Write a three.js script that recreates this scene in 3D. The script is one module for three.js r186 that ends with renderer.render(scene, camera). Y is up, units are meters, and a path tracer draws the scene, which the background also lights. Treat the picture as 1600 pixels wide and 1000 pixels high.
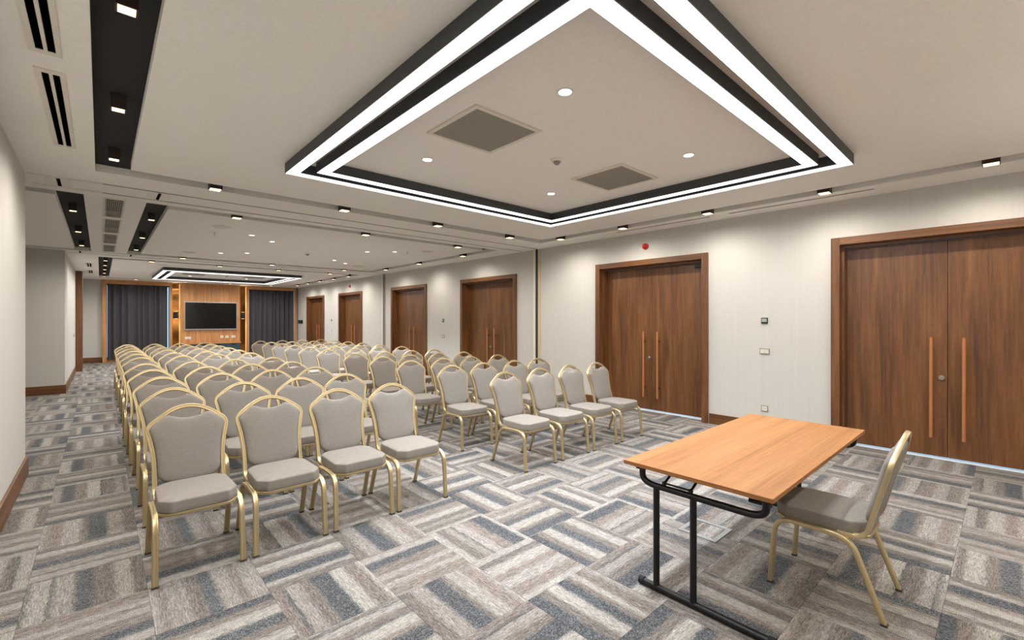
import * as THREE from 'three';
import { RoundedBoxGeometry } from 'three/addons/geometries/RoundedBoxGeometry.js';
import { mergeGeometries, toCreasedNormals } from 'three/addons/utils/BufferGeometryUtils.js';
import { RectAreaLightUniformsLib } from 'three/addons/lights/RectAreaLightUniformsLib.js';

// ---------------------------------------------------------------- camera, sky, exposure
RectAreaLightUniformsLib.init();
const scene = new THREE.Scene();
scene.background = new THREE.Color().setRGB(0.6, 1.0, 1.4);      // daylight outside, seen only in slits under doors and beside curtains
const renderer = new THREE.WebGLRenderer({ antialias: true });
renderer.toneMapping = THREE.LinearToneMapping;
renderer.toneMappingExposure = 1.19;
renderer.shadowMap.enabled = true;
const camera = new THREE.PerspectiveCamera(70.46, 1.6, 0.05, 100);
const YAW = Math.atan(643 / 708);
camera.position.set(0, 1.6, 0);
camera.lookAt(Math.sin(YAW), 1.6, -Math.cos(YAW));
const LED_RADIANCE = 17, SPOT_CD = 7, DOWNLIGHT_CD = 20, MIDDLE_CD = 28;
const WARM = new THREE.Color().setRGB(1, 0.93, 0.83), NEUTRAL = new THREE.Color().setRGB(0.97, 1, 1.05);

// ---------------------------------------------------------------- helpers
let seed = 7;
const rnd = () => { seed = (seed * 1664525 + 1013904223) >>> 0; return seed / 4294967296; };
const V = (x, y, z) => new THREE.Vector3(x, y, z);
const taken = new Map();
function numbered(name) {
  const n = taken.get(name) ?? 0; taken.set(name, n + 1);
  return n ? name + '_' + String(n).padStart(3, '0') : name;
}
function tag(o, label, category, group, kind) {
  o.userData.label = label; o.userData.category = category;
  if (group) o.userData.group = group;
  if (kind) o.userData.kind = kind;
  return o;
}
function thing(name, label, category, [x, y, z] = [0, 0, 0], turn = 0, group, kind) {
  const g = new THREE.Group(); g.name = numbered(name); g.position.set(x, y, z); g.rotation.y = turn;
  scene.add(g); return tag(g, label, category, group, kind);
}
function part(name, geo, mat, parent) {
  const g = Array.isArray(geo) ? join(geo) : geo;
  const m = new THREE.Mesh(g, mat); m.name = name; m.castShadow = m.receiveShadow = true;
  (parent ?? scene).add(m); return m;
}
function solo(name, geo, mat, label, category, group, kind) {
  const m = part(numbered(name), geo, mat); return tag(m, label, category, group, kind);
}
function join(list) {
  const gs = list.map((g) => { const q = g.index ? g.toNonIndexed() : g; for (const k of Object.keys(q.attributes)) if (!['position', 'normal', 'uv'].includes(k)) q.deleteAttribute(k); return q; });
  return mergeGeometries(gs);
}
// planar uv in metres, v along the grain axis
function grainUV(g, grain = 'y', ou = 0, ov = 0) {
  const q = g.index ? g.toNonIndexed() : g, p = q.attributes.position, n = q.attributes.normal, uv = new Float32Array(p.count * 2);
  for (let i = 0; i < p.count; i++) {
    const P = { x: p.getX(i), y: p.getY(i), z: p.getZ(i) }, N = { x: Math.abs(n.getX(i)), y: Math.abs(n.getY(i)), z: Math.abs(n.getZ(i)) };
    const ax = N.x >= N.y && N.x >= N.z ? 'x' : N.y >= N.z ? 'y' : 'z';
    const two = ['x', 'y', 'z'].filter((k) => k !== ax);
    const v = two.includes(grain) ? grain : two[1], u = two.find((k) => k !== v);
    uv[2 * i] = P[u] + ou; uv[2 * i + 1] = P[v] + ov;
  }
  q.setAttribute('uv', new THREE.BufferAttribute(uv, 2)); return q;
}
// box from corner to corner; r rounds the edges
function box(x0, x1, y0, y1, z0, z1, { r = 0, grain = 'y', ou = 0, ov = 0 } = {}) {
  const w = x1 - x0, h = y1 - y0, d = z1 - z0;
  const g = r ? new RoundedBoxGeometry(w, h, d, 2, Math.min(r, w / 2.01, h / 2.01, d / 2.01)) : new THREE.BoxGeometry(w, h, d);
  g.translate((x0 + x1) / 2, (y0 + y1) / 2, (z0 + z1) / 2);
  return grainUV(g, grain, ou, ov);
}
// horizontal slab from a plan outline [[x, z] ...] with holes, between y0 and y1
function slab(outline, holes, y0, y1) {
  const s = new THREE.Shape(outline.map(([x, z]) => new THREE.Vector2(x, -z)));
  for (const h of holes) s.holes.push(new THREE.Path(h.map(([x, z]) => new THREE.Vector2(x, -z))));
  const g = new THREE.ExtrudeGeometry(s, { depth: y1 - y0, bevelEnabled: false });
  g.rotateX(-Math.PI / 2); g.translate(0, y0, 0);
  return grainUV(g, 'z');
}
const rect = (x0, x1, z0, z1) => [[x0, z0], [x1, z0], [x1, z1], [x0, z1]];
// loft rings of equal length into a closed smooth solid (first and last ring are capped by their centre)
function loft(rings) {
  const n = rings[0].length, pos = [], idx = [], uv = [];
  for (const r of rings) for (const p of r) { pos.push(p.x, p.y, p.z); uv.push(p.x, p.y + p.z * 0.5); }
  for (let a = 0; a + 1 < rings.length; a++) for (let i = 0; i < n; i++) {
    const j = (i + 1) % n, A = a * n + i, B = a * n + j, C = A + n, D = B + n; idx.push(A, B, D, A, D, C);
  }
  for (const [ri, flip] of [[0, true], [rings.length - 1, false]]) {
    const c = rings[ri].reduce((s, p) => s.add(p), V(0, 0, 0)).divideScalar(n), k = pos.length / 3; pos.push(c.x, c.y, c.z); uv.push(c.x, c.y + c.z * 0.5);
    for (let i = 0; i < n; i++) { const A = ri * n + i, B = ri * n + (i + 1) % n; flip ? idx.push(k, B, A) : idx.push(k, A, B); }
  }
  const g = new THREE.BufferGeometry();
  g.setAttribute('position', new THREE.Float32BufferAttribute(pos, 3)); g.setAttribute('uv', new THREE.Float32BufferAttribute(uv, 2));
  g.setIndex(idx); g.computeVertexNormals(); return g;
}
// sweep a profile [[p, q] ...] along points; p runs along the fixed axis B, q along B x T
function sweep(pts, B, prof) {
  const area = prof.reduce((s, [p, q], i) => { const [a, b] = prof[(i + 1) % prof.length]; return s + p * b - a * q; }, 0), profile = area > 0 ? [...prof].reverse() : prof;
  const rings = pts.map((P, i) => {
    const T = pts[Math.min(i + 1, pts.length - 1)].clone().sub(pts[Math.max(i - 1, 0)]).normalize();
    const b = B.clone().addScaledVector(T, -B.dot(T)).normalize(), N = b.clone().cross(T);
    return profile.map(([p, q]) => P.clone().addScaledVector(b, p).addScaledVector(N, q));
  });
  const g = loft(rings); return toCreasedNormals(g, 0.9);
}
// polyline with rounded corners: [[Vector3, radius] ...]
function rounded(list, seg = 6) {
  const out = [];
  list.forEach(([p, r], i) => {
    if (!r || !i || i === list.length - 1) { out.push(p.clone()); return; }
    const a = list[i - 1][0].clone().sub(p), b = list[i + 1][0].clone().sub(p);
    const A = p.clone().addScaledVector(a.clone().normalize(), Math.min(r, a.length() * 0.49)), C = p.clone().addScaledVector(b.clone().normalize(), Math.min(r, b.length() * 0.49));
    out.push(...new THREE.QuadraticBezierCurve3(A, p, C).getPoints(seg));
  });
  return out;
}
const ringProfile = (r, n = 12) => Array.from({ length: n }, (_, i) => [r * Math.cos(i / n * 2 * Math.PI), r * Math.sin(i / n * 2 * Math.PI)]);
const tube = (list, r, B, seg = 6, n = 12) => sweep(rounded(list, seg), B, ringProfile(r, n));
const ORD = ['first', 'second', 'third', 'fourth', 'fifth', 'sixth', 'seventh', 'eighth', 'ninth', 'tenth', 'eleventh', 'twelfth'];

// ---------------------------------------------------------------- textures
function hash(x, y, s) { let h = (x * 374761393 + y * 668265263 + s * 2147483647) | 0; h = Math.imul(h ^ (h >>> 13), 1274126177); return ((h ^ (h >>> 16)) >>> 0) / 4294967296; }
function noise(x, y, s, px = 1e9, py = 1e9) {
  const X = Math.floor(x), Y = Math.floor(y), fx = x - X, fy = y - Y, u = fx * fx * (3 - 2 * fx), v = fy * fy * (3 - 2 * fy);
  const m = (a, b) => ((a % b) + b) % b, h = (a, b) => hash(m(a, px), m(b, py), s);
  return (h(X, Y) * (1 - u) + h(X + 1, Y) * u) * (1 - v) + (h(X, Y + 1) * (1 - u) + h(X + 1, Y + 1) * u) * v;
}
function texture(w, h, fn, { srgb = true, metres = null } = {}) {
  const d = new Uint8Array(w * h * 4);
  for (let y = 0; y < h; y++) for (let x = 0; x < w; x++) {
    const c = fn(x, y), i = (y * w + x) * 4;
    d[i] = Math.max(0, Math.min(255, c[0])); d[i + 1] = Math.max(0, Math.min(255, c[1])); d[i + 2] = Math.max(0, Math.min(255, c[2])); d[i + 3] = 255;
  }
  const t = new THREE.DataTexture(d, w, h); t.wrapS = t.wrapT = THREE.RepeatWrapping; t.magFilter = THREE.LinearFilter; t.minFilter = THREE.LinearMipmapLinearFilter; t.generateMipmaps = true;
  if (srgb) t.colorSpace = THREE.SRGBColorSpace;
  if (metres) t.repeat.set(1 / metres[0], 1 / metres[1]);
  t.needsUpdate = true; return t;
}
const lerp3 = (a, b, t) => [a[0] + (b[0] - a[0]) * t, a[1] + (b[1] - a[1]) * t, a[2] + (b[2] - a[2]) * t];
function woodTexture(s, dark, mid, light, metres, contrast = 1) {
  return texture(512, 1024, (x, y) => {
    const warp = noise(x / 64, y / 128, s + 9, 8, 8) * 1.2;
    const broad = noise(x / 32 + warp, y / 256, s, 16, 4), streak = noise(x / 8, y / 128, s + 1, 64, 8), fine = noise(x / 2, y / 32, s + 2, 256, 32), pore = noise(x, y / 16, s + 3, 512, 64);
    let t = 0.5 + contrast * ((broad - 0.5) * 0.75 + (streak - 0.5) * 0.55 + (fine - 0.5) * 0.4);
    let c = t < 0.5 ? lerp3(dark, mid, Math.max(0, t * 2)) : lerp3(mid, light, Math.min(1, t * 2 - 1));
    const p = pore > 0.8 ? 0.9 : 1; return [c[0] * p, c[1] * p, c[2] * p];
  }, { metres });
}
const WALNUT = woodTexture(11, [79, 48, 23], [106, 67, 34], [127, 85, 47], [1.1, 3.4], 0.85);
const OAK = woodTexture(23, [170, 116, 68], [196, 140, 88], [212, 160, 106], [0.9, 2.6], 0.8);
const HONEY = woodTexture(37, [126, 82, 43], [146, 99, 56], [159, 115, 71], [0.62, 4.2], 0.75);
// carpet: 16 different tiles in a 4 x 4 sheet, stripes run along v
const CELL = 512;
const bandsOf = (k) => {
  const L = [[176, 170, 163], [164, 157, 150], [184, 179, 171]], T = [[140, 130, 123], [150, 139, 131], [132, 124, 118]], D = [[92, 95, 99], [100, 103, 106]], M = [[122, 119, 116], [112, 110, 109]];
  seed = 1000 + k * 77; const out = []; let u = -0.05, last = '', slates = 0; const most = rnd() < 0.65 ? 1 : 2, start = rnd() * 0.5;
  while (u < 1.05) {
    const r = rnd(); let kind = last === 'L' ? 'T' : 'L';
    if (slates < most && u > start && last === 'T' && r < 0.75) { kind = 'D'; slates++; } else if (last !== 'M' && last !== 'D' && r > 0.86) kind = 'M';
    const set = { L, T, D, M }[kind], w = kind === 'D' ? 0.11 + rnd() * 0.11 : kind === 'M' ? 0.015 + rnd() * 0.02 : 0.07 + rnd() * 0.12;
    out.push({ kind, c: set[Math.floor(rnd() * set.length)], u0: u, u1: u + w, soft: kind === 'D' || kind === 'M' ? 0.02 : 0.09 }); u += w; last = kind;
  }
  return out;
};
const BANDS = Array.from({ length: 16 }, (_, k) => bandsOf(k));
const CARPET = texture(2048, 2048, (X, Y) => {
  const cx = Math.floor(X / CELL), cy = Math.floor(Y / CELL), k = cy * 4 + cx, x = X % CELL, y = Y % CELL, bands = BANDS[k];
  const u = x / CELL + (noise(x / 20, y / 40, 50 + k) - 0.5) * 0.022 + (noise(X / 3, Y / 18, 71) - 0.5) * 0.02;
  let i = bands.findIndex((b) => u < b.u1); if (i < 0) i = bands.length - 1;
  const b = bands[i], nb = bands[Math.min(i + 1, bands.length - 1)], soft = Math.max(b.soft, nb.soft) * 0.8, t = Math.max(0, Math.min(1, (u - (b.u1 - soft)) / soft));
  let c = lerp3(b.c, nb.c, t * t * (3 - 2 * t));
  const slate = (b.kind === 'D' ? 1 - t : 0) + (nb.kind === 'D' ? t : 0);
  const loop = hash(Math.floor(X / 5), Math.floor(Y / 5), 5) - 0.5, yarn = noise(X / 3, Y / 26, 81 + k) - 0.5, fleck = noise(X / 5, Y / 6, 91) - 0.5, rib = (Y & 7) < 2 ? -9 : 3;
  const v = slate * (loop * 84 + fleck * 40) + (1 - slate) * (loop * 40 + yarn * 62 + fleck * 16) + rib;
  return [0.745 * (c[0] + v), 0.745 * (c[1] + v * 0.98), 0.745 * (c[2] + v * 0.97)];
});
const WEAVE = texture(256, 256, (x, y) => { const a = hash(x, y >> 1, 3), b = noise(x / 40, y / 2, 4, 7, 128), v = 226 + (a - 0.5) * 34 + (b - 0.5) * 22 + ((y & 3) === 0 ? -10 : 0); return [v, v, v]; }, { metres: [0.14, 0.14] });
const WALLPAPER = texture(512, 512, (x, y) => { const v = 244 + (noise(x / 2, y / 128, 6, 256, 4) - 0.5) * 5 + (noise(x / 24, y / 256, 8, 22, 2) - 0.5) * 3; return [v, v, v]; }, { metres: [0.8, 3] });
const PLASTER = texture(256, 256, (x, y) => { const v = 250 + (noise(x / 3, y / 3, 61, 86, 86) - 0.5) * 6; return [v, v, v]; }, { metres: [1, 1] });
const PERFORATED = texture(128, 128, (x, y) => { const v = (y % 8) < 3 ? 120 : 176; return [v, v, v * 0.97]; }, { metres: [0.16, 0.16] });

// ---------------------------------------------------------------- materials
const std = (color, roughness = 0.8, extra = {}) => new THREE.MeshStandardMaterial({ color, roughness, ...extra });
const M = {
  wall: std(0xcfccc6, 0.92, { map: WALLPAPER }), ceiling: std(0xf5f2ec, 0.95, { map: PLASTER }), grooveTop: std(0x17171a, 0.85),
  carpet: std(0xffffff, 1, { map: CARPET }), subfloor: std(0x55504c, 1),
  walnut: std(0xffffff, 0.42, { map: WALNUT }), oak: std(0xffffff, 0.45, { map: OAK }), honey: new THREE.MeshPhysicalMaterial({ color: 0xffffff, roughness: 0.6, specularIntensity: 0.5, map: HONEY }), honeyEdge: std(0xb98a60, 0.6),
  gold: std(0xc2b08a, 0.36, { metalness: 0.8 }), fabric: std(0x8f887f, 0.95, { map: WEAVE }), glide: std(0x3a3732, 0.7),
  black: std(0x141517, 0.38, { metalness: 0.3 }), blackMatte: std(0x101011, 0.85), housing: std(0x3b3e41, 0.5), bronze: std(0x2b1d15, 0.5), reflector: std(0xc98d58, 0.3, { metalness: 0.6 }),
  white: std(0xe6e2da, 0.5), whiteTrim: std(0xded8cd, 0.7), grille: std(0xe8e2d8, 0.7, { map: PERFORATED }), dark: std(0x090909, 0.9), slat: std(0xa79f92, 0.6),
  duct: std(0x77746f, 0.6, { metalness: 0.3 }), copper: std(0xb0744c, 0.4, { metalness: 0.15 }), chrome: std(0xd6d6d4, 0.15, { metalness: 1 }), alu: std(0xaeb4b8, 0.35, { metalness: 0.8 }), profile: std(0x3e4346, 0.45, { metalness: 0.5 }), beigeTrim: std(0xc9b697, 0.6), greyTrim: std(0x8b857c, 0.6),
  curtain: std(0x464448, 0.95), screen: new THREE.MeshPhysicalMaterial({ color: 0x050506, roughness: 0.12 }), bezel: std(0xb9b6b2, 0.35, { metalness: 0.7 }), mirror: std(0xa9713d, 0.08, { metalness: 1 }), teal: std(0x2a4654, 0.5), red: std(0xb81f22, 0.35), lcd: std(0x9aa39b, 0.4), plate: std(0xd4cdc1, 0.4), plateRim: std(0x8e867b, 0.4),
  glass: new THREE.MeshPhysicalMaterial({ color: 0xffffff, transmission: 1, thickness: 0, roughness: 0.02 }), sill: std(0xe4ebee, 0.4),
  led: std(0xffffff, 0.6, { emissive: new THREE.Color(1, 0.98, 0.95), emissiveIntensity: 1.6 }), lens: std(0xffe3c4, 0.5, { emissive: new THREE.Color(1, 0.7, 0.4), emissiveIntensity: 2.4 }), down: std(0xffffff, 0.5, { emissive: new THREE.Color(1, 0.98, 0.94), emissiveIntensity: 3 }), warmStrip: std(0xffddaa, 0.5, { emissive: new THREE.Color(1, 0.62, 0.22), emissiveIntensity: 1.0 }),
};

// ---------------------------------------------------------------- the room
const CY = 3.12, CT = CY + 0.075, XR = 6.98, XL = -0.575, ZB = -23.0, ZN = 2.0, ZM = -10.5, XREC = -3.6, ZWALL = -6.85, ZFACE = -13.85;
const K = (CY - 1.6) / 1.55;                                        // ceiling plan was surveyed for a height of 3.15

// floor: carpet tiles, quarter-turned like a chessboard
{
  const fl = thing('floor', 'grey and taupe striped carpet tiles laid in quarter turns', 'floor', [0, 0, 0], 0, undefined, 'structure');
  part('floor_slab', box(XREC - 0.2, XR + 0.7, -0.12, -0.008, ZB - 0.6, ZN + 0.2), M.subfloor, fl);
  const P = 0.5325, ox = -0.325, oz = -3.45, tiles = [];
  const x0 = Math.ceil((XREC - ox) / P) - 1, x1 = Math.floor((XR - 0.0 - ox) / P), z0 = Math.floor((ZB - oz) / P), z1 = Math.floor((ZN - oz) / P);
  const F = V(Math.sin(YAW), 0, -Math.cos(YAW)), R = V(Math.cos(YAW), 0, Math.sin(YAW));
  for (let i = x0; i <= x1; i++) for (let j = z0; j <= z1; j++) {
    const x = ox + (i + 0.5) * P, z = oz + (j + 0.5) * P; if (x < XL - 0.3 && (z > ZWALL + 0.3 || z < ZFACE - 0.3)) continue;
    const d = x * F.x + z * F.z, s = Math.abs(x * R.x + z * R.z), seen = d > 0.3 && s < d * 1.16 + 0.5 && Math.hypot(d, 0) > 1.6;
    tiles.push({ x, z, i, j, rank: seen ? Math.hypot(x, z) : 1000 + Math.hypot(x, z) });
  }
  tiles.sort((a, b) => a.rank - b.rank);
  const made = new Map();
  const tileGeo = (variant, vertical, flip) => {
    const key = variant + (vertical ? 'v' : 'h') + (flip ? 'f' : ''); if (made.has(key)) return made.get(key);
    const h = P / 2 - 0.0008, g = new THREE.BoxGeometry(2 * h, 0.008, 2 * h), p = g.attributes.position, uv = g.attributes.uv, cx = variant % 4, cy = Math.floor(variant / 4);
    for (let k = 0; k < p.count; k++) {
      let a = p.getX(k) / (2 * h), b = p.getZ(k) / (2 * h); if (!vertical) [a, b] = [b, -a]; if (flip) { a = -a; b = -b; }
      uv.setXY(k, (cx + 0.5 + a * 0.985) / 4, (cy + 0.5 + b * 0.985) / 4);
    }
    g.translate(0, -0.004, 0); made.set(key, g); return g;
  };
  const rest = [];
  tiles.forEach((t, n) => {
    const variant = Math.floor(hash(t.i + 50, t.j + 90, 3) * 16), vertical = ((t.i + t.j) % 2 + 2) % 2 === 1, g = tileGeo(variant, vertical, hash(t.i, t.j + 30, 9) > 0.5);
    if (n < 300) { const m = part('carpet_tile' + (n ? '_' + String(n).padStart(3, '0') : ''), g, M.carpet, fl); m.position.set(t.x, 0, t.z); }
    else rest.push(g.clone().translate(t.x, 0, t.z));
  });
  part('distant_carpet', mergeGeometries(rest), M.carpet, fl).userData.kind = 'stuff';
}

// door positions along the wall of doors
const DOORS = [-0.485, -4.223, -8.585, -12.4, -16.76, -20.5], DHALF = 1.04, DTOP = 2.645;
{
  const segs = []; let z = ZN + 0.2;
  for (const d of DOORS) { segs.push([d + DHALF, z]); z = d - DHALF; } segs.push([ZB - 0.3, z]);
  const gs = segs.map(([a, b]) => box(XR, XR + 0.38, 0, CY + 0.3, a, b));
  for (const d of DOORS) gs.push(box(XR, XR + 0.38, DTOP - 0.02, CY + 0.3, d - DHALF, d + DHALF));
  solo('wall_right', gs, M.wall, 'long cream papered wall with six pairs of wooden doors', 'wall', undefined, 'structure');
  const bb = thing('baseboard_right', 'walnut baseboard along the wall of doors', 'baseboard', [0, 0, 0], 0, undefined, 'structure');
  segs.forEach(([a, b]) => part('board', box(XR - 0.02, XR, 0, 0.16, a + (a > ZB ? 0.045 : 0.3), b - 0.045, { grain: 'z', r: 0.004, ou: rnd() }), M.walnut, bb));
}
// left side: near wall, alcove, far wall
solo('wall_left', box(XL - 0.2, XL, 0, CY + 0.3, ZWALL, ZN + 0.2), M.wall, 'cream papered wall that ends where the alcove begins', 'wall', undefined, 'structure');
solo('wall_alcove', [box(XREC - 0.2, XREC, 0, CY + 0.3, ZFACE - 0.2, ZWALL + 0.2), box(XREC, XL - 0.2, 0, CY + 0.3, ZWALL, ZWALL + 0.2)], M.wall, 'cream walls closing the alcove out of sight', 'wall', undefined, 'structure');
solo('wall_far_left', [box(XREC - 0.2, XL, 0, CY + 0.3, ZFACE - 0.2, ZFACE), box(XL - 0.2, XL, 0, CY + 0.3, ZB - 0.3, ZFACE - 0.2)], M.wall, 'cream wall corner beyond the alcove', 'wall', undefined, 'structure');
solo('wall_near', box(XREC, XR + 0.38, 0, CY + 0.3, ZN, ZN + 0.2), M.wall, 'cream wall behind the speaker table', 'wall', undefined, 'structure');
{
  const bb = thing('baseboard_left', 'walnut baseboard at the foot of the cream wall by the aisle', 'baseboard', [0, 0, 0], 0, undefined, 'structure');
  part('board', box(XL, XL + 0.022, 0, 0.19, ZWALL - 0.022, ZN, { grain: 'z', r: 0.004 }), M.walnut, bb);
  const b2 = thing('baseboard_far_left', 'walnut baseboard round the wall corner past the alcove', 'baseboard', [0, 0, 0], 0, undefined, 'structure');
  part('board', box(XREC, XL + 0.02, 0, 0.19, ZFACE, ZFACE + 0.02, { grain: 'x', r: 0.004 }), M.walnut, b2);
  part('board', box(XL, XL + 0.02, 0, 0.19, -19.3, ZFACE, { grain: 'z', r: 0.004 }), M.walnut, b2);
  part('board', box(XL, 0.05, 0, 0.2, ZB, ZB + 0.02, { grain: 'x', r: 0.004 }), M.walnut, b2);
  solo('pilaster', box(XL - 0.02, -0.42, 0, CY, -20.1, -19.4, { r: 0.006 }), M.walnut, 'tall walnut pilaster between the curtain and the aisle wall', 'pilaster', undefined, 'structure');
}

// ceiling: soffit with recessed grooves, dark inside
const mz = (z) => 2 * ZM - z;
// openings cut through the ceiling: [x0, x1, z0, z1]
const VX = [-0.305 * K, -0.165 * K], VENTS = [[-5.68 * K, -4.0 * K], [-3.77 * K, -2.1 * K], [-18.0 * K, -16.8 * K], [-20.4 * K, -19.2 * K]];
const VW = VX[1] - VX[0], VA = [VX[0] + VW * 0.22, VX[0] + VW * 0.46], VB = [VX[0] + VW * 0.58, VX[0] + VW * 0.82];
const liner = ([x0, x1, z0, z1], t = 0.0015) => slab(rect(x0 + 0.0004, x1 - 0.0004, z0 + 0.0004, z1 - 0.0004), [rect(x0 + t, x1 - t, z0 + t, z1 - t)], CY - 0.005, CT + 0.19);
const SLATTED = [[-9.03, -7.71], [-10.66, -9.28], [-12.18, -10.9], [-13.67, -12.5]].map(([a, b]) => [0.05 * K, 0.228 * K, a * K, b * K]);
const LINEAR = [[-2.755, -1.09, 0], [-4.68, -3.04, 0], [-2.755, -1.09, 1], [-4.68, -3.04, 1]].map(([a, b, far]) => [6.75 * K, 6.772 * K, far ? mz(b * K) : a * K, far ? mz(a * K) : b * K]);
const TRACKS = [[-7.43 * K, -6.945 * K], [mz(-6.945 * K), mz(-7.43 * K)]], SLITX = [-0.345 * K, 0.54 * K];
const OPENINGS = [...VENTS.flatMap(([a, b]) => [[...VA, a + 0.05, b - 0.05], [...VB, a + 0.05, b - 0.05]]), ...SLATTED, ...LINEAR, ...TRACKS.flatMap(([a, b]) => SLITX.map((x) => [x - 0.016, x + 0.016, a + 0.05, b - 0.05]))];
const G1 = { o: [-0.04 * K, 6.585 * K, -6.4 * K, 0.9], i: [0.232 * K, 6.33 * K, -6.12 * K, 0.63] };
const G2L = { o: [-3.0, -0.155 * K, -13.92 * K, -7.68 * K], i: [-2.75, -0.415 * K, -13.68 * K, -7.92 * K] };
const G2R = { o: [0.452 * K, 6.55 * K, -13.92 * K, -7.68 * K], i: [0.7 * K, 6.3 * K, -13.68 * K, -7.92 * K] };
const G3 = { o: [G1.o[0], G1.o[1], mz(G1.o[3]), mz(G1.o[2])], i: [G1.i[0], G1.i[1], mz(G1.i[3]), mz(G1.i[2])] };
const GROOVES = [G1, G2L, G2R, G3];
{
  const c = thing('ceiling', 'plain warm white ceiling with long recessed light grooves', 'ceiling', [0, 0, 0], 0, undefined, 'structure');
  part('soffit', slab(rect(XREC - 0.2, XR + 0.1, ZB - 0.2, ZN + 0.1), [...GROOVES.map((g) => rect(...g.o)), ...OPENINGS.map((o) => rect(...o))], CY, CT), M.ceiling, c);
  GROOVES.forEach((g) => part('ceiling_panel', slab(rect(...g.i), [], CY, CT), M.ceiling, c));
  part('groove_top', slab(rect(XREC - 0.2, XR + 0.4, ZB - 0.3, ZN + 0.2), OPENINGS.map((o) => rect(...o)), CT, CT + 0.2), M.grooveTop, c);
  part('duct_roof', box(XREC - 0.2, XR + 0.4, CT + 0.2, CT + 0.25, ZB - 0.3, ZN + 0.2), M.duct, c);
}

// doors
function pullHandle(parent, x, z) {
  const h = part('pull_handle', join([tube([[V(x - 0.065, 0.25, z)], [V(x - 0.065, 1.4, z)]], 0.017, V(1, 0, 0))]), M.copper, parent);
  for (const y of [0.42, 1.23]) part('standoff', tube([[V(x, y, z)], [V(x - 0.065, y, z)]], 0.009, V(0, 1, 0)), M.bronze, h);
}
DOORS.forEach((d, n) => {
  const words = ['nearest the speaker table', 'beside the front row of chairs', 'just past the partition track', 'in the middle of the long wall', 'second from the curtain', 'closest to the curtain'];
  const g = thing('door_' + (n + 1), 'walnut double doors with copper bar pulls, pair ' + words[n], 'door', [0, 0, 0], 0, 'double doors along the wall', 'structure');
  const xf = XR - 0.045, xd = XR + 0.17, cw = 0.095, a = d - DHALF - 0.03, b = d + DHALF + 0.03;
  part('casing', box(xf, xd + 0.06, 0, DTOP, a, a + cw, { r: 0.005, ou: rnd() * 3 }), M.walnut, g);
  part('casing', box(xf, xd + 0.06, 0, DTOP, b - cw, b, { r: 0.005, ou: rnd() * 3 }), M.walnut, g);
  part('head_casing', box(xf, xd + 0.06, DTOP - cw, DTOP, a + cw, b - cw, { r: 0.005, grain: 'z', ou: rnd() * 3 }), M.walnut, g);
  // stepped stop inside the casing
  part('door_stop', [box(xf + 0.1, xd + 0.05, 0, DTOP - cw, a + cw, a + cw + 0.03, { ou: rnd() }), box(xf + 0.1, xd + 0.05, 0, DTOP - cw, b - cw - 0.03, b - cw, { ou: rnd() }), box(xf + 0.1, xd + 0.05, DTOP - cw - 0.03, DTOP - cw, a + cw + 0.03, b - cw - 0.03, { grain: 'z', ou: rnd() })], M.walnut, g);
  const e = a + cw + 0.033, f = b - cw - 0.033, top = DTOP - cw - 0.034;
  [[e, d - 0.002, -1], [d + 0.002, f, 1]].forEach(([p, q, s]) => {
    const leaf = part('leaf', box(xd, xd + 0.05, 0.028, top, p, q, { r: 0.003, ou: rnd() * 5, ov: rnd() * 5 }), M.walnut, g);
    pullHandle(leaf, xd, d + s * 0.135);
    if (s < 0) part('lock', [new THREE.CylinderGeometry(0.028, 0.028, 0.02, 20).rotateZ(Math.PI / 2).translate(xd - 0.01, 0.94, d - 0.05), new THREE.CylinderGeometry(0.014, 0.017, 0.03, 16).rotateZ(Math.PI / 2).translate(xd - 0.03, 0.94, d - 0.05)], M.chrome, leaf);
  });
  part('meeting_strip', box(xd + 0.02, xd + 0.045, 0.028, top, d - 0.0019, d + 0.0019), M.dark, g);
  part('threshold', box(xd - 0.02, xd + 0.12, -0.002, 0.01, a + cw, b - cw, { r: 0.003 }), M.sill, g);
  if (n < 2) part('door_closer', box(xd - 0.045, xd - 0.002, top - 0.075, top - 0.03, f - 0.16, f - 0.03, { r: 0.008 }), M.black, g);
});

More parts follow.
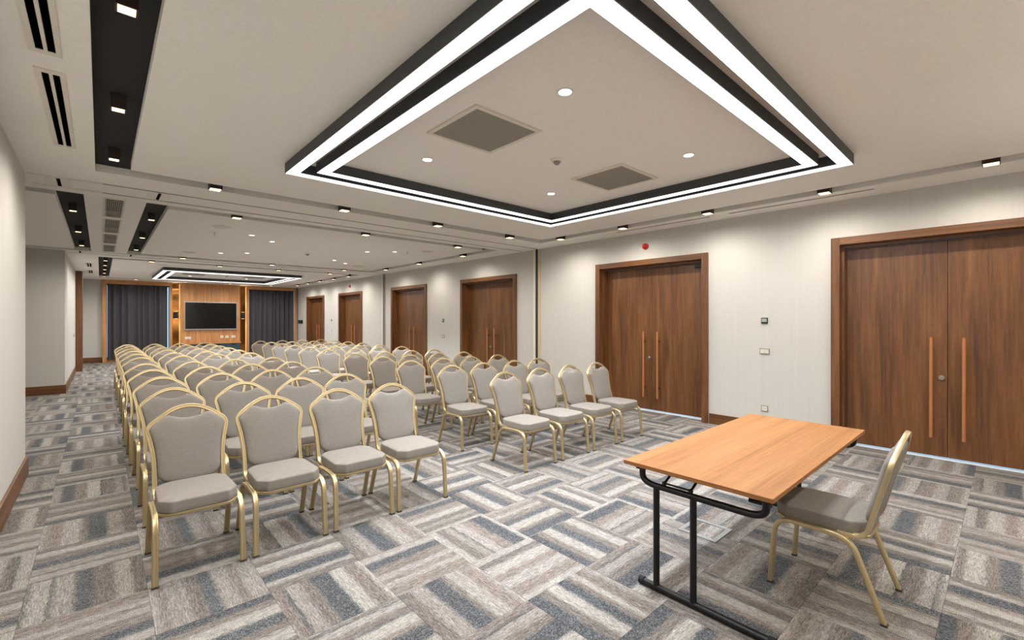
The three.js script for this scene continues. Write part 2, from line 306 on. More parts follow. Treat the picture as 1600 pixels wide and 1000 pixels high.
// end wall: curtained windows, wood wall with screen
const ez = (px) => { const s = (px - 800) / 708, dx = Math.sin(YAW) + Math.cos(YAW) * s, dz = -Math.cos(YAW) + Math.sin(YAW) * s; return dx * ZB / dz; };
const WL = [ez(166.5), ez(264.5)], WR = [ez(387.5), ez(458)];
{
  const t = 0.25, wy = [0.12, 2.98];
  solo('wall_end', [box(XL, WL[0], 0, CY + 0.3, ZB - t, ZB), box(WL[1], WR[0], 0, CY + 0.3, ZB - t, ZB), box(WR[1], XR, 0, CY + 0.3, ZB - t, ZB),
    ...[WL, WR].flatMap(([a, b]) => [box(a, b, 0, wy[0], ZB - t, ZB), box(a, b, wy[1], CY + 0.3, ZB - t, ZB)])], M.wall, 'end wall with two curtained windows beside the screen', 'wall', undefined, 'structure');
  [WL, WR].forEach(([a, b], n) => {
    const w = thing('window_' + (n + 1), 'tall window hidden behind the dark curtain ' + (n ? 'next to the doors' : 'next to the pilaster'), 'window', [0, 0, 0], 0, undefined, 'structure');
    part('pane', box(a + 0.015, (a + b) / 2 - 0.03, wy[0] + 0.05, wy[1] - 0.05, ZB - 0.17, ZB - 0.16), M.glass, w); part('pane', box((a + b) / 2 + 0.03, b - 0.015, wy[0] + 0.05, wy[1] - 0.05, ZB - 0.17, ZB - 0.16), M.glass, w);
    part('sash', [box(a, a + 0.015, wy[0], wy[1], ZB - 0.2, ZB - 0.13), box(b - 0.015, b, wy[0], wy[1], ZB - 0.2, ZB - 0.13), box(a + 0.015, b - 0.015, wy[0], wy[0] + 0.05, ZB - 0.2, ZB - 0.13), box(a + 0.015, b - 0.015, wy[1] - 0.05, wy[1], ZB - 0.2, ZB - 0.13), box((a + b) / 2 - 0.03, (a + b) / 2 + 0.03, wy[0] + 0.05, wy[1] - 0.05, ZB - 0.2, ZB - 0.13)], M.profile, w);
    const f = thing('trim_' + (n + 1), 'oak surround framing the dark curtain ' + (n ? 'next to the doors' : 'next to the pilaster'), 'trim', [0, 0, 0], 0, undefined, 'structure');
    const l = n ? ez(384) : ez(160), r = n ? ez(461.5) : ez(268.5), zf = ZB + 0.17;
    part('post', box(l, a, 0, CY, ZB, zf, { ou: rnd() * 3, r: 0.004 }), M.oak, f); part('post', box(b, r, 0, CY, ZB, zf, { ou: rnd() * 3, r: 0.004 }), M.oak, f);
    part('head', box(a, b, 2.97, CY, ZB, zf, { grain: 'x', ou: rnd() * 3 }), M.oak, f);
    part('foot', box(a, b, 0, 0.12, ZB, ZB + 0.03, { grain: 'x' }), M.oak, f);
    // curtain hanging in folds
    const c0 = a + (n ? 0.006 : 0.02), c1 = b - (n ? 0.02 : 0.07), front = [], back = [], N = 220;
    for (let i = 0; i <= N; i++) {
      const u = i / N, x = c0 + (c1 - c0) * u, ph = u * (c1 - c0) * (2 * Math.PI / 0.2) + 1.4 * Math.sin(u * 9 + n) + 0.8 * Math.sin(u * 23), z = 0.05 * Math.sin(ph) + 0.012 * Math.sin(ph * 0.47 + 1);
      front.push(new THREE.Vector2(x, -(ZB + 0.1 + z))); back.push(new THREE.Vector2(x, -(ZB + 0.093 + z)));
    }
    const cg = new THREE.ExtrudeGeometry(new THREE.Shape([...front, ...back.reverse()]), { depth: 2.86, bevelEnabled: false }); cg.rotateX(-Math.PI / 2); cg.translate(0, 0.1, 0);
    const cu = thing('curtain', 'dark grey floor-length curtain hanging in folds ' + (n ? 'next to the doors' : 'next to the pilaster'), 'curtain', [0, 0, 0], 0, 'dark curtains on the end wall');
    part('cloth', toCreasedNormals(cg, 1.0), M.curtain, cu);
    part('rail', box(a + 0.01, b - 0.01, 2.945, 2.968, ZB + 0.08, ZB + 0.12), M.profile, cu);
  });
}
{
  const nl = [ez(268.5), ez(280.5)], pn = [ez(280.5), ez(373.5)], nr = [ez(373.5), ez(384)], yb = 0.66;
  const w = thing('wood_wall', 'oak boarded wall panel behind the large screen', 'wall panel', [0, 0, 0], 0, undefined, 'structure');
  const n = 8, bw = (pn[1] - pn[0]) / n;
  for (let i = 0; i < n; i++) part('board' + (i ? '_' + String(i).padStart(3, '0') : ''), box(pn[0] + i * bw + 0.002, pn[0] + (i + 1) * bw - 0.002, yb, CY, ZB, ZB + 0.22, { r: 0.003, ou: i * 0.37, ov: i * 1.3 }), M.oak, w);
  [[nl, 0], [nr, 1]].forEach(([[a, b], k]) => {
    const who = k ? 'on the door side of the screen' : 'on the pilaster side of the screen';
    const m = thing('mirror_strip', 'narrow bronze mirror in the recess ' + who, 'mirror', [0, 0, 0], 0, 'bronze mirrors beside the screen');
    part('glass', box(a, b, 0, CY, ZB, ZB + 0.02), M.mirror, m);
    const s = thing('light_strip', 'warm vertical light strip in the recess ' + who, 'light strip', [0, 0, 0], 0, 'warm strips beside the screen');
    const sx = b - 0.004; part('diffuser', box(sx - 0.008, b, 0.1, CY - 0.05, ZB + 0.03, ZB + 0.06, { r: 0.003 }), M.warmStrip, s);
    const L = new THREE.RectAreaLight(new THREE.Color(1, 0.6, 0.22), 6, 0.025, 2.8); L.position.set(sx - 0.012, 1.6, ZB + 0.045); L.lookAt(sx - 1, 1.6, ZB + 0.2); s.add(L);
    sconce((a + b) / 2, ZB + 0.02, 0, 'small black box sconce on the bronze mirror ' + who, 'sconces beside the screen', 2.2, 0.7);
  });
  const tv = thing('television', 'large black flat screen on the oak panel', 'television', [0, 0, 0]);
  const tx = [ez(285.5) + 0.03, ez(368)], ty = [1.19, 2.36], tz = ZB + 0.2215;
  part('bezel', [box(tx[0], tx[1], ty[1] - 0.035, ty[1], tz, tz + 0.07), box(tx[0], tx[1], ty[0], ty[0] + 0.04, tz, tz + 0.07), box(tx[0], tx[0] + 0.02, ty[0] + 0.04, ty[1] - 0.035, tz, tz + 0.07), box(tx[1] - 0.02, tx[1], ty[0] + 0.04, ty[1] - 0.035, tz, tz + 0.07)], M.bezel, tv);
  part('screen', box(tx[0] + 0.02, tx[1] - 0.02, ty[0] + 0.04, ty[1] - 0.035, tz + 0.0, tz + 0.062), M.screen, tv);
  const mid = ['nearest the pilaster', 'second from the doors, square', 'middle of the three close together', 'closest to the doors'];
  [[ez(292.5), 0.2], [ez(345), 0.11], [ez(353), 0.12], [ez(363), 0.15]].forEach(([x, wd], i) => {
    const s = thing('socket_plate', 'white socket plate below the screen, ' + mid[i], 'socket', [x, 0.86 + (i ? 0.02 : 0), tz], 0, 'sockets below the screen');
    part('plate', box(-wd / 2, wd / 2, -0.05, 0.05, 0, 0.012, { r: 0.004 }), M.white, s); part('insert', box(-wd / 2 + 0.02, wd / 2 - 0.02, -0.03, 0.03, 0.012, 0.016), M.plate, s);
  });
  const cb = thing('low_cabinet', 'dark teal low cabinet with oak top under the screen', 'cabinet', [0, 0, 0]), cx = [pn[0] + 0.04, pn[1] - 0.035];
  part('body', box(cx[0], cx[1], 0.05, 0.6, ZB + 0.01, ZB + 0.38), M.teal, cb); part('top', box(cx[0] - 0.03, cx[1] + 0.03, 0.6, 0.655, ZB + 0.01, ZB + 0.42, { grain: 'x', r: 0.004 }), M.oak, cb);
  for (let i = 0; i < 4; i++) { const w4 = (cx[1] - cx[0]) / 4, dr = part('door', box(cx[0] + i * w4 + 0.004, cx[0] + (i + 1) * w4 - 0.004, 0.07, 0.585, ZB + 0.38, ZB + 0.4, { r: 0.003 }), M.teal, cb); part('handle', box(cx[0] + (i + 0.36) * w4, cx[0] + (i + 0.64) * w4, 0.54, 0.585, ZB + 0.4, ZB + 0.41, { r: 0.003 }), M.blackMatte, dr); }
  part('plinth', box(cx[0] + 0.03, cx[1] - 0.03, 0, 0.05, ZB + 0.02, ZB + 0.34), M.dark, cb);
}

function sconce(x, z, turn, label, group, cd, angle) {
  const q = thing('wall_sconce', label, 'sconce', [x, 1.8, z], turn, group);
  part('housing', box(-0.075, 0.075, -0.14, 0.14, 0.0, 0.12, { r: 0.006 }), M.black, q);
  for (const s of [1, -1]) {
    part('lens', box(-0.05, 0.05, s > 0 ? 0.14 : -0.146, s > 0 ? 0.146 : -0.14, 0.03, 0.1), M.lens, q);
    const S = new THREE.SpotLight(WARM, cd, 0, angle, 0.7, 2); S.position.set(0, s * 0.15, 0.065); S.target.position.set(0, s * 2, 0.1); S.castShadow = true; q.add(S, S.target);
  }
}
// the near end mirrors the far end: its wall lamps warm the ceiling above the table
[2.2, 4.75].forEach((x, i) => sconce(x, ZN, Math.PI, 'small black box sconce on the wall behind the speaker table, ' + ['aisle', 'door'][i] + ' side', 'sconces behind the table', 12, 1.25));

// partition channels on the wall and their ceiling tracks
[[-6.87, 'beside the front door pairs'], [-14.02, 'between the middle door pairs and the curtain']].forEach(([z, where], n) => {
  const g = thing('trim_' + (n + 3), 'slim dark metal wall channel for the folding partition ' + where, 'trim', [0, 0, 0], 0, 'partition channels', 'structure');
  part('channel', box(XR - 0.035, XR, 0, CY, z - 0.025, z + 0.025, { r: 0.003 }), n ? M.greyTrim : M.profile, g);
  part('cover', box(XR - 0.018, XR, 0, CY, z + 0.028, z + 0.1, { r: 0.003 }), n ? M.greyTrim : M.beigeTrim, g);
  part('cover', box(XR - 0.03, XR, 0, CY, z - 0.1, z - 0.028, { r: 0.003 }), M.whiteTrim, g);
});
TRACKS.forEach(([za, zb], n) => {
  const g = thing('partition_track', 'white folding partition track set in the ceiling over the ' + ['front', 'back'][n] + ' rows', 'ceiling track', [0, 0, 0], 0, 'partition tracks');
  for (const z of [za, zb]) { part('rail', box(XL + 0.02, XR - 0.06, CY - 0.005, CY + 0.002, z - 0.011, z + 0.011), M.greyTrim, g); part('flange', box(XL + 0.02, 0.02, CY - 0.008, CY + 0.002, z + 0.011, z + 0.04), M.white, g); }
  for (const x of SLITX) part('plate', slab(rect(x - 0.11, x + 0.11, za + 0.02, zb - 0.02), [rect(x - 0.016, x + 0.016, za + 0.05, zb - 0.05)], CY - 0.004, CY), M.white, g);
  for (const x of SLITX) part('slit_liner', liner([x - 0.016, x + 0.016, za + 0.05, zb - 0.05]), M.black, g);
});

// ---------------------------------------------------------------- ceiling fittings
function spot(x, z, label, group, s = 0.062) {
  const g = thing('groove_spotlight', label, 'spotlight', [x, 0, z], 0, group);
  const b = 3.095;
  part('housing', [box(-s, s, b, CT, -s, -s + 0.008), box(-s, s, b, CT, s - 0.008, s), box(-s, -s + 0.008, b, CT, -s + 0.008, s - 0.008), box(s - 0.008, s, b, CT, -s + 0.008, s - 0.008), box(-s + 0.008, s - 0.008, b + 0.03, CT, -s + 0.008, s - 0.008)], M.bronze, g);
  part('lens', box(-s + 0.009, s - 0.009, b - 0.002, b + 0.03, -s + 0.009, s - 0.009), M.lens, g);
  const L = new THREE.SpotLight(WARM, SPOT_CD, 0, 1.5, 0.75, 2); L.position.set(0, b - 0.006, 0); L.target.position.set(0, 0, 0); L.shadow.radius = 2.2; L.castShadow = true; g.add(L, L.target);
}
const XS = [0.995, 2.523, 4.06, 5.63].map((x) => x * K), ZS = [-0.13, -1.51, -2.93, -4.36, -5.74].map((z) => z * K);
const gx = (G, e) => (G.o[e] + G.i[e]) / 2;
XS.forEach((x, i) => spot(x, gx(G1, 2), 'bronze spotlight in the groove before the first track, ' + ORD[i] + ' from the aisle', 'spotlights before the first track'));
ZS.forEach((z, i) => spot(gx(G1, 1), z, 'bronze spotlight in the groove over the front doors, ' + ORD[i] + ' from the table end', 'spotlights over the front doors'));
ZS.slice(1).concat([]).forEach((z, i) => i > 0 && spot(gx(G1, 0), z, 'square spotlight in the wide black slot near the twin air vents, ' + ORD[i - 1] + ' along', 'spotlights in the near black slot', 0.043));
spot(gx(G1, 0), ZS[1], 'square spotlight in the wide black slot, the one overhead of the aisle start', 'spotlights in the near black slot', 0.043);
[1.513, 3.53, 5.55].forEach((x, i) => { for (const k of [3, 2]) spot(x * K, gx(G2R, k), 'bronze spotlight in the groove ' + (k === 3 ? 'just past the first' : 'just before the second') + ' track, ' + ORD[i] + ' from the aisle', 'spotlights across the middle bay'); });
[-8.82, -10.85, -12.8].forEach((z, i) => {
  spot(gx(G2R, 1), z * K, 'bronze spotlight in the groove over the middle doors, ' + ORD[i] + ' from the first track', 'spotlights over the middle doors');
  spot(gx(G2R, 0), z * K, 'spotlight in the black slot beside the chairs, ' + ORD[i] + ' from the first track', 'spotlights in the slot by the chairs', 0.043);
  spot(gx(G2L, 1), z * K, 'square spotlight in the black slot over the alcove, ' + ORD[i] + ' from the first track', 'spotlights in the alcove slot', 0.043);
});
XS.forEach((x, i) => { spot(x, gx(G3, 3), 'bronze spotlight in the groove past the second track, ' + ORD[i] + ' from the aisle', 'spotlights past the second track'); spot(x, gx(G3, 2), 'bronze spotlight in the groove before the curtains, ' + ORD[i] + ' from the pilaster', 'spotlights before the curtains'); });
ZS.forEach((z, i) => { spot(gx(G3, 1), mz(z), 'bronze spotlight in the groove over the back doors, ' + ORD[i] + ' from the curtain', 'spotlights over the back doors'); spot(gx(G3, 0), mz(z), 'spotlight in the small black slot by the pilaster, ' + ORD[i] + ' from the curtain', 'spotlights in the far black slot', 0.043); });

XS.forEach((x, i) => spot(x, gx(G1, 3), 'bronze spotlight in the groove behind the speaker table, ' + ORD[i] + ' from the aisle', 'spotlights behind the table'));

// double square ring lamps
function ringLamp(cx, cz, label) {
  const g = thing('ring_lamp', label, 'ceiling lamp', [cx, 0, cz], 0, 'double square ring lamps');
  const w = 0.108, y0 = 3.02, lip = 0.006;
  for (const half of [1.885, 1.665]) for (let k = 0; k < 4; k++) {
    const bar = (h, ww, ya, yb) => slab([[-h, -h], [h, -h], [h - ww, -h + ww], [-h + ww, -h + ww]], [], ya, yb).rotateY(k * Math.PI / 2);
    const hs = part('housing', bar(half, w, y0 + 0.004, CY - 0.0015), M.housing, g);
    part('diffuser', bar(half - lip, w - 2 * lip, y0, y0 + 0.0039), M.led, hs);
    const len = 2 * half - w, L = new THREE.RectAreaLight(NEUTRAL, LED_RADIANCE, len, w - 2 * lip), m = half - w / 2, a = k * Math.PI / 2;
    L.position.set(-Math.sin(a) * m, y0 - 0.003, -Math.cos(a) * m); L.rotation.set(-Math.PI / 2, 0, a, 'XYZ'); g.add(L);
  }
  return g;
}
const LX = 3.272 * K, LZ = -2.905 * K;
ringLamp(LX, LZ, 'double square ring of white light on the ceiling over the speaker table');
ringLamp(LX, mz(LZ), 'double square ring of white light on the far ceiling before the screen');

function downlight(x, z, label, group, cd = DOWNLIGHT_CD) {
  const g = thing('downlight', label, 'downlight', [x, CY, z], 0, group);
  part('rim', new THREE.TorusGeometry(0.046, 0.007, 8, 28).rotateX(Math.PI / 2).translate(0, -0.002, 0), M.white, g);
  part('lens', new THREE.CylinderGeometry(0.042, 0.042, 0.012, 24).translate(0, -0.004, 0), M.down, g);
  const L = new THREE.SpotLight(NEUTRAL, cd, 0, 1.0, 0.8, 2); L.position.set(0, -0.014, 0); L.target.position.set(0, -3, 0); L.shadow.radius = 2; L.castShadow = true; g.add(L, L.target);
}
[[2.33, -2.03], [2.33, -3.778], [4.078, -2.03], [4.078, -3.778]].forEach(([x, z], i) => {
  const at = (x < 3 ? 'aisle side' : 'door side') + ', ' + (z > -3 ? 'table end' : 'chair end');
  downlight(x * K, z * K, 'round white downlight inside the near ring lamp, ' + at, 'downlights in the near ring');
  downlight(x * K, mz(z * K), 'round white downlight inside the far ring lamp, ' + at.replace('table end', 'screen end'), 'downlights in the far ring');
});
[[2.04, -9.3], [2.5, -9.78], [2.05, -12.25], [2.5, -11.84], [4.47, -9.79], [4.93, -9.37], [4.47, -11.75], [4.94, -12.2]].forEach(([x, z]) => {
  downlight(x * K, z * K, 'middle bay downlight, ' + (x < 2.2 || x > 4.7 ? 'outer' : 'inner') + ' of the ' + (x < 3 ? 'aisle' : 'door') + ' side pair toward the ' + (z > -11 ? 'first' : 'second') + ' track', 'downlights in the middle bay', MIDDLE_CD);
});

// air grilles
function cassette(x0, x1, z0, z1, label) {
  const g = thing('air_cassette', label, 'air grille', [0, 0, 0], 0, 'square air grilles'), f = 0.035, y = CY - 0.014;
  part('frame', slab(rect(x0, x1, z0, z1), [rect(x0 + f, x1 - f, z0 + f, z1 - f)], y, CY), M.whiteTrim, g);
  part('grille', box(x0 + f + 0.004, x1 - f - 0.004, y + 0.002, CY, z0 + f + 0.004, z1 - f - 0.004, { grain: 'z' }), M.grille, g);
}
for (const far of [0, 1]) [[1.99, 2.67], [3.81, 4.49]].forEach(([a, b], i) => {
  const z0 = -3.24 * K, z1 = -2.575 * K, who = 'square grey air grille inside the ' + (far ? 'far' : 'near') + ' ring lamp, ' + (i ? 'door side' : 'aisle side');
  far ? cassette(a * K, b * K, mz(z1), mz(z0), who) : cassette(a * K, b * K, z0, z1, who);
});
VENTS.forEach(([z0, z1], i) => {
  const g = thing('slot_vent', 'twin black slot air vent ' + ['by the aisle wall, farther one of the near pair', 'by the aisle wall, overhead one of the near pair', 'before the pilaster, first past the second track', 'closest to the pilaster'][i], 'air vent', [0, 0, 0], 0, 'twin slot air vents');
  part('frame', slab(rect(...VX, z0, z1), [rect(...VA, z0 + 0.05, z1 - 0.05), rect(...VB, z0 + 0.05, z1 - 0.05)], CY - 0.007, CY), M.whiteTrim, g);
  for (const [a, b] of [VA, VB]) part('liner', liner([a, b, z0 + 0.05, z1 - 0.05]), M.black, g);
});
SLATTED.forEach(([x0, x1, z0, z1], i) => {
  const g = thing('slatted_grille', 'slatted beige return air grille between the black slots, ' + ORD[i] + ' from the first track', 'air grille', [0, 0, 0], 0, 'slatted grilles between the slots');
  part('frame', slab(rect(x0 - 0.02, x1 + 0.02, z0 - 0.02, z1 + 0.02), [rect(x0, x1, z0, z1)], CY - 0.012, CY), M.whiteTrim, g);
  for (let k = 0; k < 9; k++) { const x = x0 + (k + 0.5) * (x1 - x0) / 9; part('slat', box(x - 0.0056, x + 0.0056, CY - 0.012, CY + 0.02, z0, z1), M.slat, g); }
});
LINEAR.forEach(([x0, x1, z0, z1], i) => {
  const g = thing('linear_diffuser', 'thin linear air slot along the door wall ceiling, ' + ['over the nearest wall controls', 'over the front doors', 'closest to the curtain', 'second from the curtain'][i], 'air vent', [0, 0, 0], 0, 'linear air slots');
  part('edge', slab(rect(x0 - 0.014, x1 + 0.014, z0 - 0.014, z1 + 0.014), [rect(x0, x1, z0, z1)], CY - 0.004, CY), M.whiteTrim, g);
  part('liner', liner([x0, x1, z0, z1]), M.black, g);
});
// detectors, speakers, sprinklers
function detector(x, z, label) {
  const g = thing('smoke_detector', label, 'smoke detector', [x, CY, z], 0, 'smoke detectors');
  part('base', new THREE.LatheGeometry([[0, -0.022], [0.05, -0.022], [0.058, -0.012], [0.06, 0]].map(([a, b]) => new THREE.Vector2(a, b)), 28), M.white, g);
  part('sensor', new THREE.LatheGeometry([[0, -0.052], [0.018, -0.05], [0.03, -0.036], [0.036, -0.021]].map(([a, b]) => new THREE.Vector2(a, b)), 24), M.greyTrim, g);
}
detector(3.26 * K, -2.945 * K, 'round smoke detector at the centre of the near ring lamp');
detector(3.564 * K, -11.0 * K, 'round smoke detector in the middle bay between the downlight pairs');
detector(LX, mz(-2.945 * K), 'round smoke detector at the centre of the far ring lamp');
[[1.49, -8.81, 'aisle side toward the first track'], [1.5, -12.62, 'aisle side toward the second track'], [5.47, -8.87, 'door side toward the first track'], [5.47, -12.6, 'door side toward the second track'], [1.3, -16.0, 'in the far bay by the ring lamp']].forEach(([x, z, w]) => {
  const g = thing('ceiling_speaker', 'flat round ceiling speaker, ' + w, 'speaker', [x * K, CY, z * K], 0, 'round ceiling speakers');
  part('rim', new THREE.LatheGeometry([[0.105, -0.003], [0.118, -0.01], [0.13, -0.008], [0.135, 0]].map(([a, b]) => new THREE.Vector2(a, b)), 40), M.whiteTrim, g);
  part('mesh_cover', new THREE.CylinderGeometry(0.107, 0.107, 0.006, 36).translate(0, -0.003, 0), M.plate, g);
});
[[1.49, -9.45, 'near the aisle side speaker'], [5.15, -9.2, 'near the door side speaker'], [5.45, -4.95, 'at the corner of the near ring lamp']].forEach(([x, z, w]) => {
  const g = thing('sprinkler', 'tiny pendant sprinkler head ' + w, 'sprinkler', [x * K, CY, z * K], 0, 'sprinkler heads');
  part('rose', new THREE.CylinderGeometry(0.028, 0.03, 0.006, 20).translate(0, -0.003, 0), M.white, g); part('head', new THREE.LatheGeometry([[0, -0.05], [0.016, -0.05], [0.016, -0.046], [0.005, -0.042], [0.006, -0.006]].map(([a, b]) => new THREE.Vector2(a, b)), 14), M.alu, g);
});

// ---------------------------------------------------------------- fittings on the wall of doors
[[-4.245, 'beside the front row of chairs'], [-16.76, 'far along, second pair from the curtain']].forEach(([z, w]) => {
  const g = thing('alarm_beacon', 'round red alarm beacon above the double doors ' + w, 'alarm', [XR, 2.87, z], 0, 'red alarm beacons');
  part('base', new THREE.CylinderGeometry(0.052, 0.055, 0.03, 28).rotateZ(Math.PI / 2).translate(-0.015, 0, 0), M.red, g);
  part('dome', new THREE.SphereGeometry(0.036, 20, 12, 0, Math.PI * 2, 0, Math.PI / 2).rotateZ(Math.PI / 2).translate(-0.03, 0, 0), M.red, g);
});
[[-2.35, 'between the two front door pairs'], [-10.5, 'between the two middle door pairs'], [-18.63, 'between the two back door pairs']].forEach(([z, w]) => {
  const t = thing('thermostat', 'small black wall thermostat with grey display ' + w, 'thermostat', [XR, 1.59, z], 0, 'wall thermostats');
  part('body', box(-0.016, 0, -0.042, 0.042, -0.042, 0.042, { r: 0.004 }), M.black, t); part('display', box(-0.018, -0.015, -0.018, 0.03, -0.032, 0.032), M.lcd, t);
  const s = thing('switch_plate', 'wide light switch plate below the thermostat ' + w, 'switch', [XR, 1.155, z], 0, 'switch plates');
  part('rim', box(-0.01, 0, -0.042, 0.042, -0.065, 0.065, { r: 0.003 }), M.plateRim, s); part('rocker', box(-0.014, -0.009, -0.03, 0.03, -0.054, -0.001, { r: 0.002 }), M.plate, s); part('rocker', box(-0.014, -0.009, -0.03, 0.03, 0.001, 0.054, { r: 0.002 }), M.plate, s);
});
{
  const s = thing('wall_socket', 'small power socket low on the wall behind the speaker table', 'socket', [XR, 0.345, -2.35]);
  part('rim', box(-0.01, 0, -0.042, 0.042, -0.046, 0.046, { r: 0.003 }), M.plateRim, s); part('cover', box(-0.014, -0.009, -0.032, 0.032, -0.036, 0.036, { r: 0.002 }), M.plate, s);
  part('pin_hole', [-0.012, 0.012].map((z) => new THREE.CylinderGeometry(0.004, 0.004, 0.002, 10).rotateZ(Math.PI / 2).translate(-0.0145, 0, z)), M.dark, s);
  const b = thing('wall_box', 'small black wall box between the curtain and the last doors', 'control box', [XR, 1.52, -22.45]);
  part('body', box(-0.05, 0, -0.075, 0.075, -0.26, 0.26, { r: 0.008 }), M.black, b); part('button', box(-0.056, -0.05, -0.03, 0.03, -0.05, 0.05, { r: 0.003 }), M.profile, b);
  const a = thing('wall_switch', 'small switch on the aisle wall before the pilaster', 'switch', [XL, 1.15, -18.2]); part('plate', box(0, 0.01, -0.045, 0.045, -0.07, 0.07, { r: 0.003 }), M.plateRim, a); part('rocker', box(0.01, 0.014, -0.03, 0.03, -0.05, 0.05, { r: 0.002 }), M.plate, a);
}

// ---------------------------------------------------------------- banquet chairs
function makeChair() {
  const g = thing('banquet_chair', '', 'chair');
  const flat = [[-0.0165, -0.009], [-0.012, -0.0125], [0.012, -0.0125], [0.0165, -0.009], [0.0165, 0.007], [0.0125, 0.012], [0.006, 0.012], [0.0025, 0.008], [-0.0025, 0.008], [-0.006, 0.012], [-0.0125, 0.012], [-0.0165, 0.007]];
  const zc = (y) => -0.205 - (y - 0.5) * 0.272;
  for (const s of [-1, 1]) {
    const front = rounded([[V(s * 0.231, 0.006, 0.276), 0], [V(s * 0.226, 0.41, 0.247), 0.1], [V(s * 0.224, 0.408, 0.02), 0]], 8).reverse();
    const rear = rounded([[V(s * 0.224, 0.408, 0.02), 0], [V(s * 0.225, 0.402, -0.125), 0.085], [V(s * 0.231, 0.006, -0.27), 0]], 8);
    const fl = part('leg', sweep(front, V(1, 0, 0), flat.map(([p, q]) => [p, -q])), M.gold, g), rl = part('leg', sweep(rear, V(1, 0, 0), flat), M.gold, g);
    part('foot_glide', new THREE.BoxGeometry(0.035, 0.012, 0.027).translate(s * 0.231, 0.006, 0.276), M.glide, fl); part('foot_glide', new THREE.BoxGeometry(0.035, 0.012, 0.03).translate(s * 0.231, 0.006, -0.27), M.glide, rl);
  }
  // back frame: one bent tube
  const half = [[0.196, 0.414, -0.06, 0], [0.2, 0.414, -0.185, 0.06], [0.197, 0.6, null, 0.09], [0.21, 0.73, null, 0.09], [0.24, 0.853, null, 0.05], [0.105, 0.957, null, 0.09], [0, 0.983, null, 0]];
  const P = ([x, y, z, r], s) => [V(s * x, y, z ?? zc(y)), r];
  const list = [...half.map((h) => P(h, -1)), ...half.slice(0, -1).reverse().map((h) => P(h, 1))]; list[half.length - 1][1] = 0.06;
  const n = V(0, 0.262, 0.965), bp = [[-0.011, -0.0145], [0.008, -0.0145], [0.0125, -0.011], [0.0125, -0.005], [0.0085, -0.0025], [0.0085, 0.0025], [0.0125, 0.005], [0.0125, 0.011], [0.008, 0.0145], [-0.011, 0.0145]];
  part('back_frame', sweep(rounded(list, 8), n, bp), M.gold, g);
  // padded back, scooped at the top to leave a hand hole
  const o = []; const N = (x, y) => o.push([x, y]);
  for (let i = 0; i <= 14; i++) { const a = Math.PI + i / 14 * Math.PI; N(0.184 * Math.sign(Math.cos(a)) * Math.abs(Math.cos(a)) ** 0.55, 0.555 - 0.085 * Math.abs(Math.sin(a))); }
  for (let i = 1; i <= 8; i++) { const t = i / 8; const y = 0.555 + 0.28 * t; N(y < 0.6 ? 0.184 : y < 0.73 ? 0.184 + (y - 0.6) * 0.1 : 0.197 + (y - 0.73) * 0.26, y); }
  [[0.221, 0.852], [0.207, 0.869], [0.172, 0.896], [0.145, 0.916], [0.12, 0.925], [0.095, 0.917], [0.065, 0.905], [0.033, 0.898]].forEach(([x, y]) => N(x, y)); N(0, 0.896);
  const right = o.slice(o.findIndex(([x, y], i) => i > 14)); right.slice(0, -1).reverse().forEach(([x, y]) => N(-x, y));
  const cy = 0.68, ring = (s, d) => o.map(([x, y]) => { const X = x * s, Y = cy + (y - cy) * s; return V(X, Y + 0.262 * d, zc(Y) + 0.965 * d + 0.006); });
  part('backrest', loft([ring(0.3, -0.016), ring(0.93, -0.016), ring(0.985, -0.01), ring(1, 0), ring(0.99, 0.012), ring(0.965, 0.02), ring(0.92, 0.026), ring(0.8, 0.032), ring(0.5, 0.036), ring(0.2, 0.037)]), M.fabric, g);
  // seat
  const so = []; const corners = [[-0.145, -0.195, 0.04], [0.145, -0.195, 0.04], [0.205, -0.12, 0.03], [0.214, 0.195, 0.014], [0.155, 0.262, 0.014], [-0.155, 0.262, 0.014], [-0.214, 0.195, 0.014], [-0.205, -0.12, 0.03]];
  corners.forEach(([x, z, r], i) => {
    const p = V(x, 0, z), a = corners[(i + 7) % 8], b = corners[(i + 1) % 8], A = V(a[0], 0, a[1]).sub(p).normalize().multiplyScalar(r).add(p), B = V(b[0], 0, b[1]).sub(p).normalize().multiplyScalar(r).add(p);
    so.push(...new THREE.QuadraticBezierCurve3(A, p, B).getPoints(4));
    const nx = V(b[0], 0, b[1]), nr = b[2]; const E = p.clone().sub(nx).normalize().multiplyScalar(nr).add(nx); for (let k = 1; k < 4; k++) { const q = B.clone().lerp(E, k / 4); so.push(q); }
  });
  so.reverse();
  const sr = (s, y, grow = 0) => so.map((p) => { const l = Math.hypot(p.x, p.z - 0.04) || 1; return V(p.x * s + p.x / l * grow, y, 0.04 + (p.z - 0.04) * s + (p.z - 0.04) / l * grow); });
  part('seat', loft([sr(0.5, 0.416), sr(0.97, 0.416), sr(1.0, 0.42), sr(1.004, 0.445), sr(0.995, 0.476), sr(0.988, 0.484), sr(0.968, 0.489), sr(0.85, 0.495), sr(0.5, 0.502), sr(0.2, 0.504)]), M.fabric, g);
  part('seat_frame', toCreasedNormals(loft([sr(0.5, 0.396), sr(0.985, 0.396), sr(1.0, 0.4, 0.004), sr(1.0, 0.404, 0.004), sr(0.99, 0.406, 0.001), sr(1.0, 0.408, 0.004), sr(1.0, 0.413, 0.004), sr(0.985, 0.417), sr(0.5, 0.417)]), 0.6), M.gold, g);
  return g;
}
const chair0 = makeChair(); let chairs = 0;
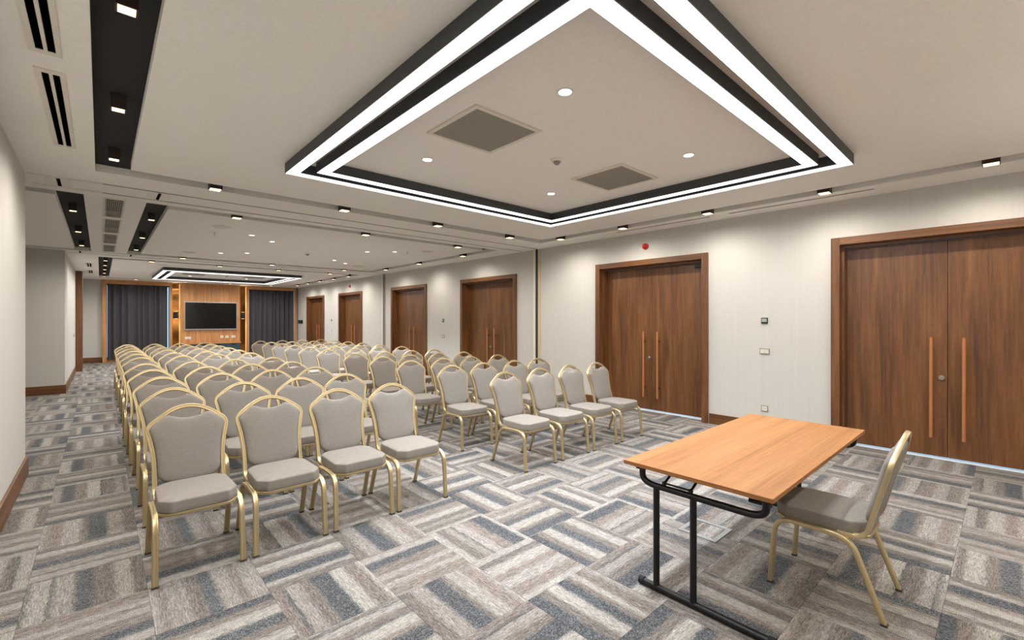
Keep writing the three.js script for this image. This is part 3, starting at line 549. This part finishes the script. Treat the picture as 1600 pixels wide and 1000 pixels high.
function placeChair(x, z, turn, label, group) {
  const c = chairs++ ? chair0.clone() : chair0;
  if (c !== chair0) { c.name = numbered('banquet_chair'); c.userData = { ...chair0.userData }; scene.add(c); }
  c.position.set(x, 0, z); c.rotation.y = turn; c.userData.label = label; if (group) c.userData.group = group; else delete c.userData.group;
}
const ROWS = [-4.03, -5.1, -6.13, -7.14, -8.15, -9.57, -10.6, -11.64, -12.64, -13.68, -14.72].map((z) => z + 0.327), AISLE = [0.478, 1.025, 1.56, 2.08], DOORSIDE = [3.49, 4.05, 4.63, 5.19];
ROWS.forEach((z, r) => {
  const j = () => (rnd() - 0.5);
  AISLE.forEach((x, c) => placeChair(x + (r ? j() * 0.03 : [-0.007, -0.016, -0.01, -0.005][c]), z + (r ? j() * 0.04 : 0), r ? j() * 0.05 : 0, 'beige padded banquet chair, ' + ORD[r] + ' row, aisle-wall block, ' + ORD[c] + ' seat from the wall', 'chairs in rows'));
  DOORSIDE.forEach((x, c) => placeChair(r ? x + j() * 0.05 : [3.54, 4.125, 4.705, 5.3][c], z + (r ? j() * 0.04 : 0), r ? j() * 0.05 : 0.0, 'beige padded banquet chair, ' + ORD[r] + ' row, door-side block, ' + ORD[3 - c] + ' seat from the doors', 'chairs in rows'));
});
placeChair(3.266, -0.715, Math.PI, 'beige padded banquet chair alone at the speaker table');

// ---------------------------------------------------------------- speaker table
{
  const t = thing('folding_table', 'honey wood folding table with black tube legs', 'table', [0, 0, 0]);
  const x0 = 2.36, x1 = 4.375, z0 = -1.588, z1 = -0.757, yt = 0.75;
  part('tabletop', box(x0, x1, yt - 0.024, yt, z0, z1, { r: 0.003, grain: 'x' }), M.honey, t);
  part('apron_rail', [box(x0 + 0.1, x1 - 0.1, yt - 0.05, yt - 0.024, z0 + 0.1, z0 + 0.13), box(x0 + 0.1, x1 - 0.1, yt - 0.05, yt - 0.024, z1 - 0.13, z1 - 0.1)], M.black, t);
  for (const s of [0, 1]) {
    const x = s ? x1 - 0.075 : x0 + 0.075, d = s ? -1 : 1, r = 0.0185, X = V(1, 0, 0);
    const f = part('leg_frame', tube([[V(x, yt - 0.025, z0 + 0.085), 0], [V(x, 0.618, z0 + 0.085), 0.1], [V(x, 0.618, z1 - 0.055), 0.1], [V(x, yt - 0.025, z1 - 0.055), 0]], r, X, 8), M.black, t);
    part('bracket', [box(x - 0.028, x + 0.028, yt - 0.05, yt - 0.024, z0 + 0.055, z0 + 0.115, { r: 0.004 }), box(x - 0.028, x + 0.028, yt - 0.05, yt - 0.024, z1 - 0.085, z1 - 0.025, { r: 0.004 })], M.black, f);
    for (const z of [-1.41, -1.185]) part('upright', tube([[V(x, 0.618, z)], [V(x, 0.03, z)]], 0.0185, X), M.black, t);
    const bar = part('foot_bar', tube([[V(x, 0.021, -1.5)], [V(x, 0.021, -0.79)]], 0.021, X), M.black, t);
    for (const z of [-1.505, -0.785]) part('end_cap', new THREE.CylinderGeometry(0.0235, 0.0235, 0.03, 16).rotateX(Math.PI / 2).translate(x, 0.0235, z), M.blackMatte, bar);
    const b = part('folding_brace', [tube([[V(x, 0.645, -1.36)], [V(x + d * 0.16, yt - 0.03, -1.36)]], 0.007, V(0, 0, 1)), tube([[V(x, 0.645, -1.2)], [V(x + d * 0.16, yt - 0.03, -1.2)]], 0.007, V(0, 0, 1)), tube([[V(x, 0.648, -1.36)], [V(x, 0.648, -1.2)]], 0.006, X)], M.black, t);
    for (const z of [-1.36, -1.2]) part('knob', new THREE.SphereGeometry(0.014, 12, 8).translate(x, 0.645, z), M.black, b);
    part('latch', [tube([[V(x + d * 0.1, yt - 0.03, -0.84)], [V(x + d * 0.1, 0.645, -0.84)]], 0.012, X), tube([[V(x + d * 0.1, 0.65, -0.93)], [V(x + d * 0.1, 0.65, -0.82)]], 0.011, X)], M.black, t);
  }
}
{
  const g = thing('floor_box', 'square metal frame of a floor socket box in the carpet', 'floor box', [0, 0, 0]);
  part('frame', slab(rect(3.265, 3.56, -1.71, -1.425), [rect(3.3, 3.525, -1.675, -1.46)], 0.0, 0.006), M.alu, g);
  const lid = box(3.304, 3.521, -0.004, 0.003, -1.671, -1.464, { grain: 'x' }), lu = lid.attributes.uv; for (let i = 0; i < lu.count; i++) lu.setXY(i, lu.getX(i) * 0.46, lu.getY(i) * 0.46);
  part('lid', lid, M.carpet, g);
}
renderer.render(scene, camera);
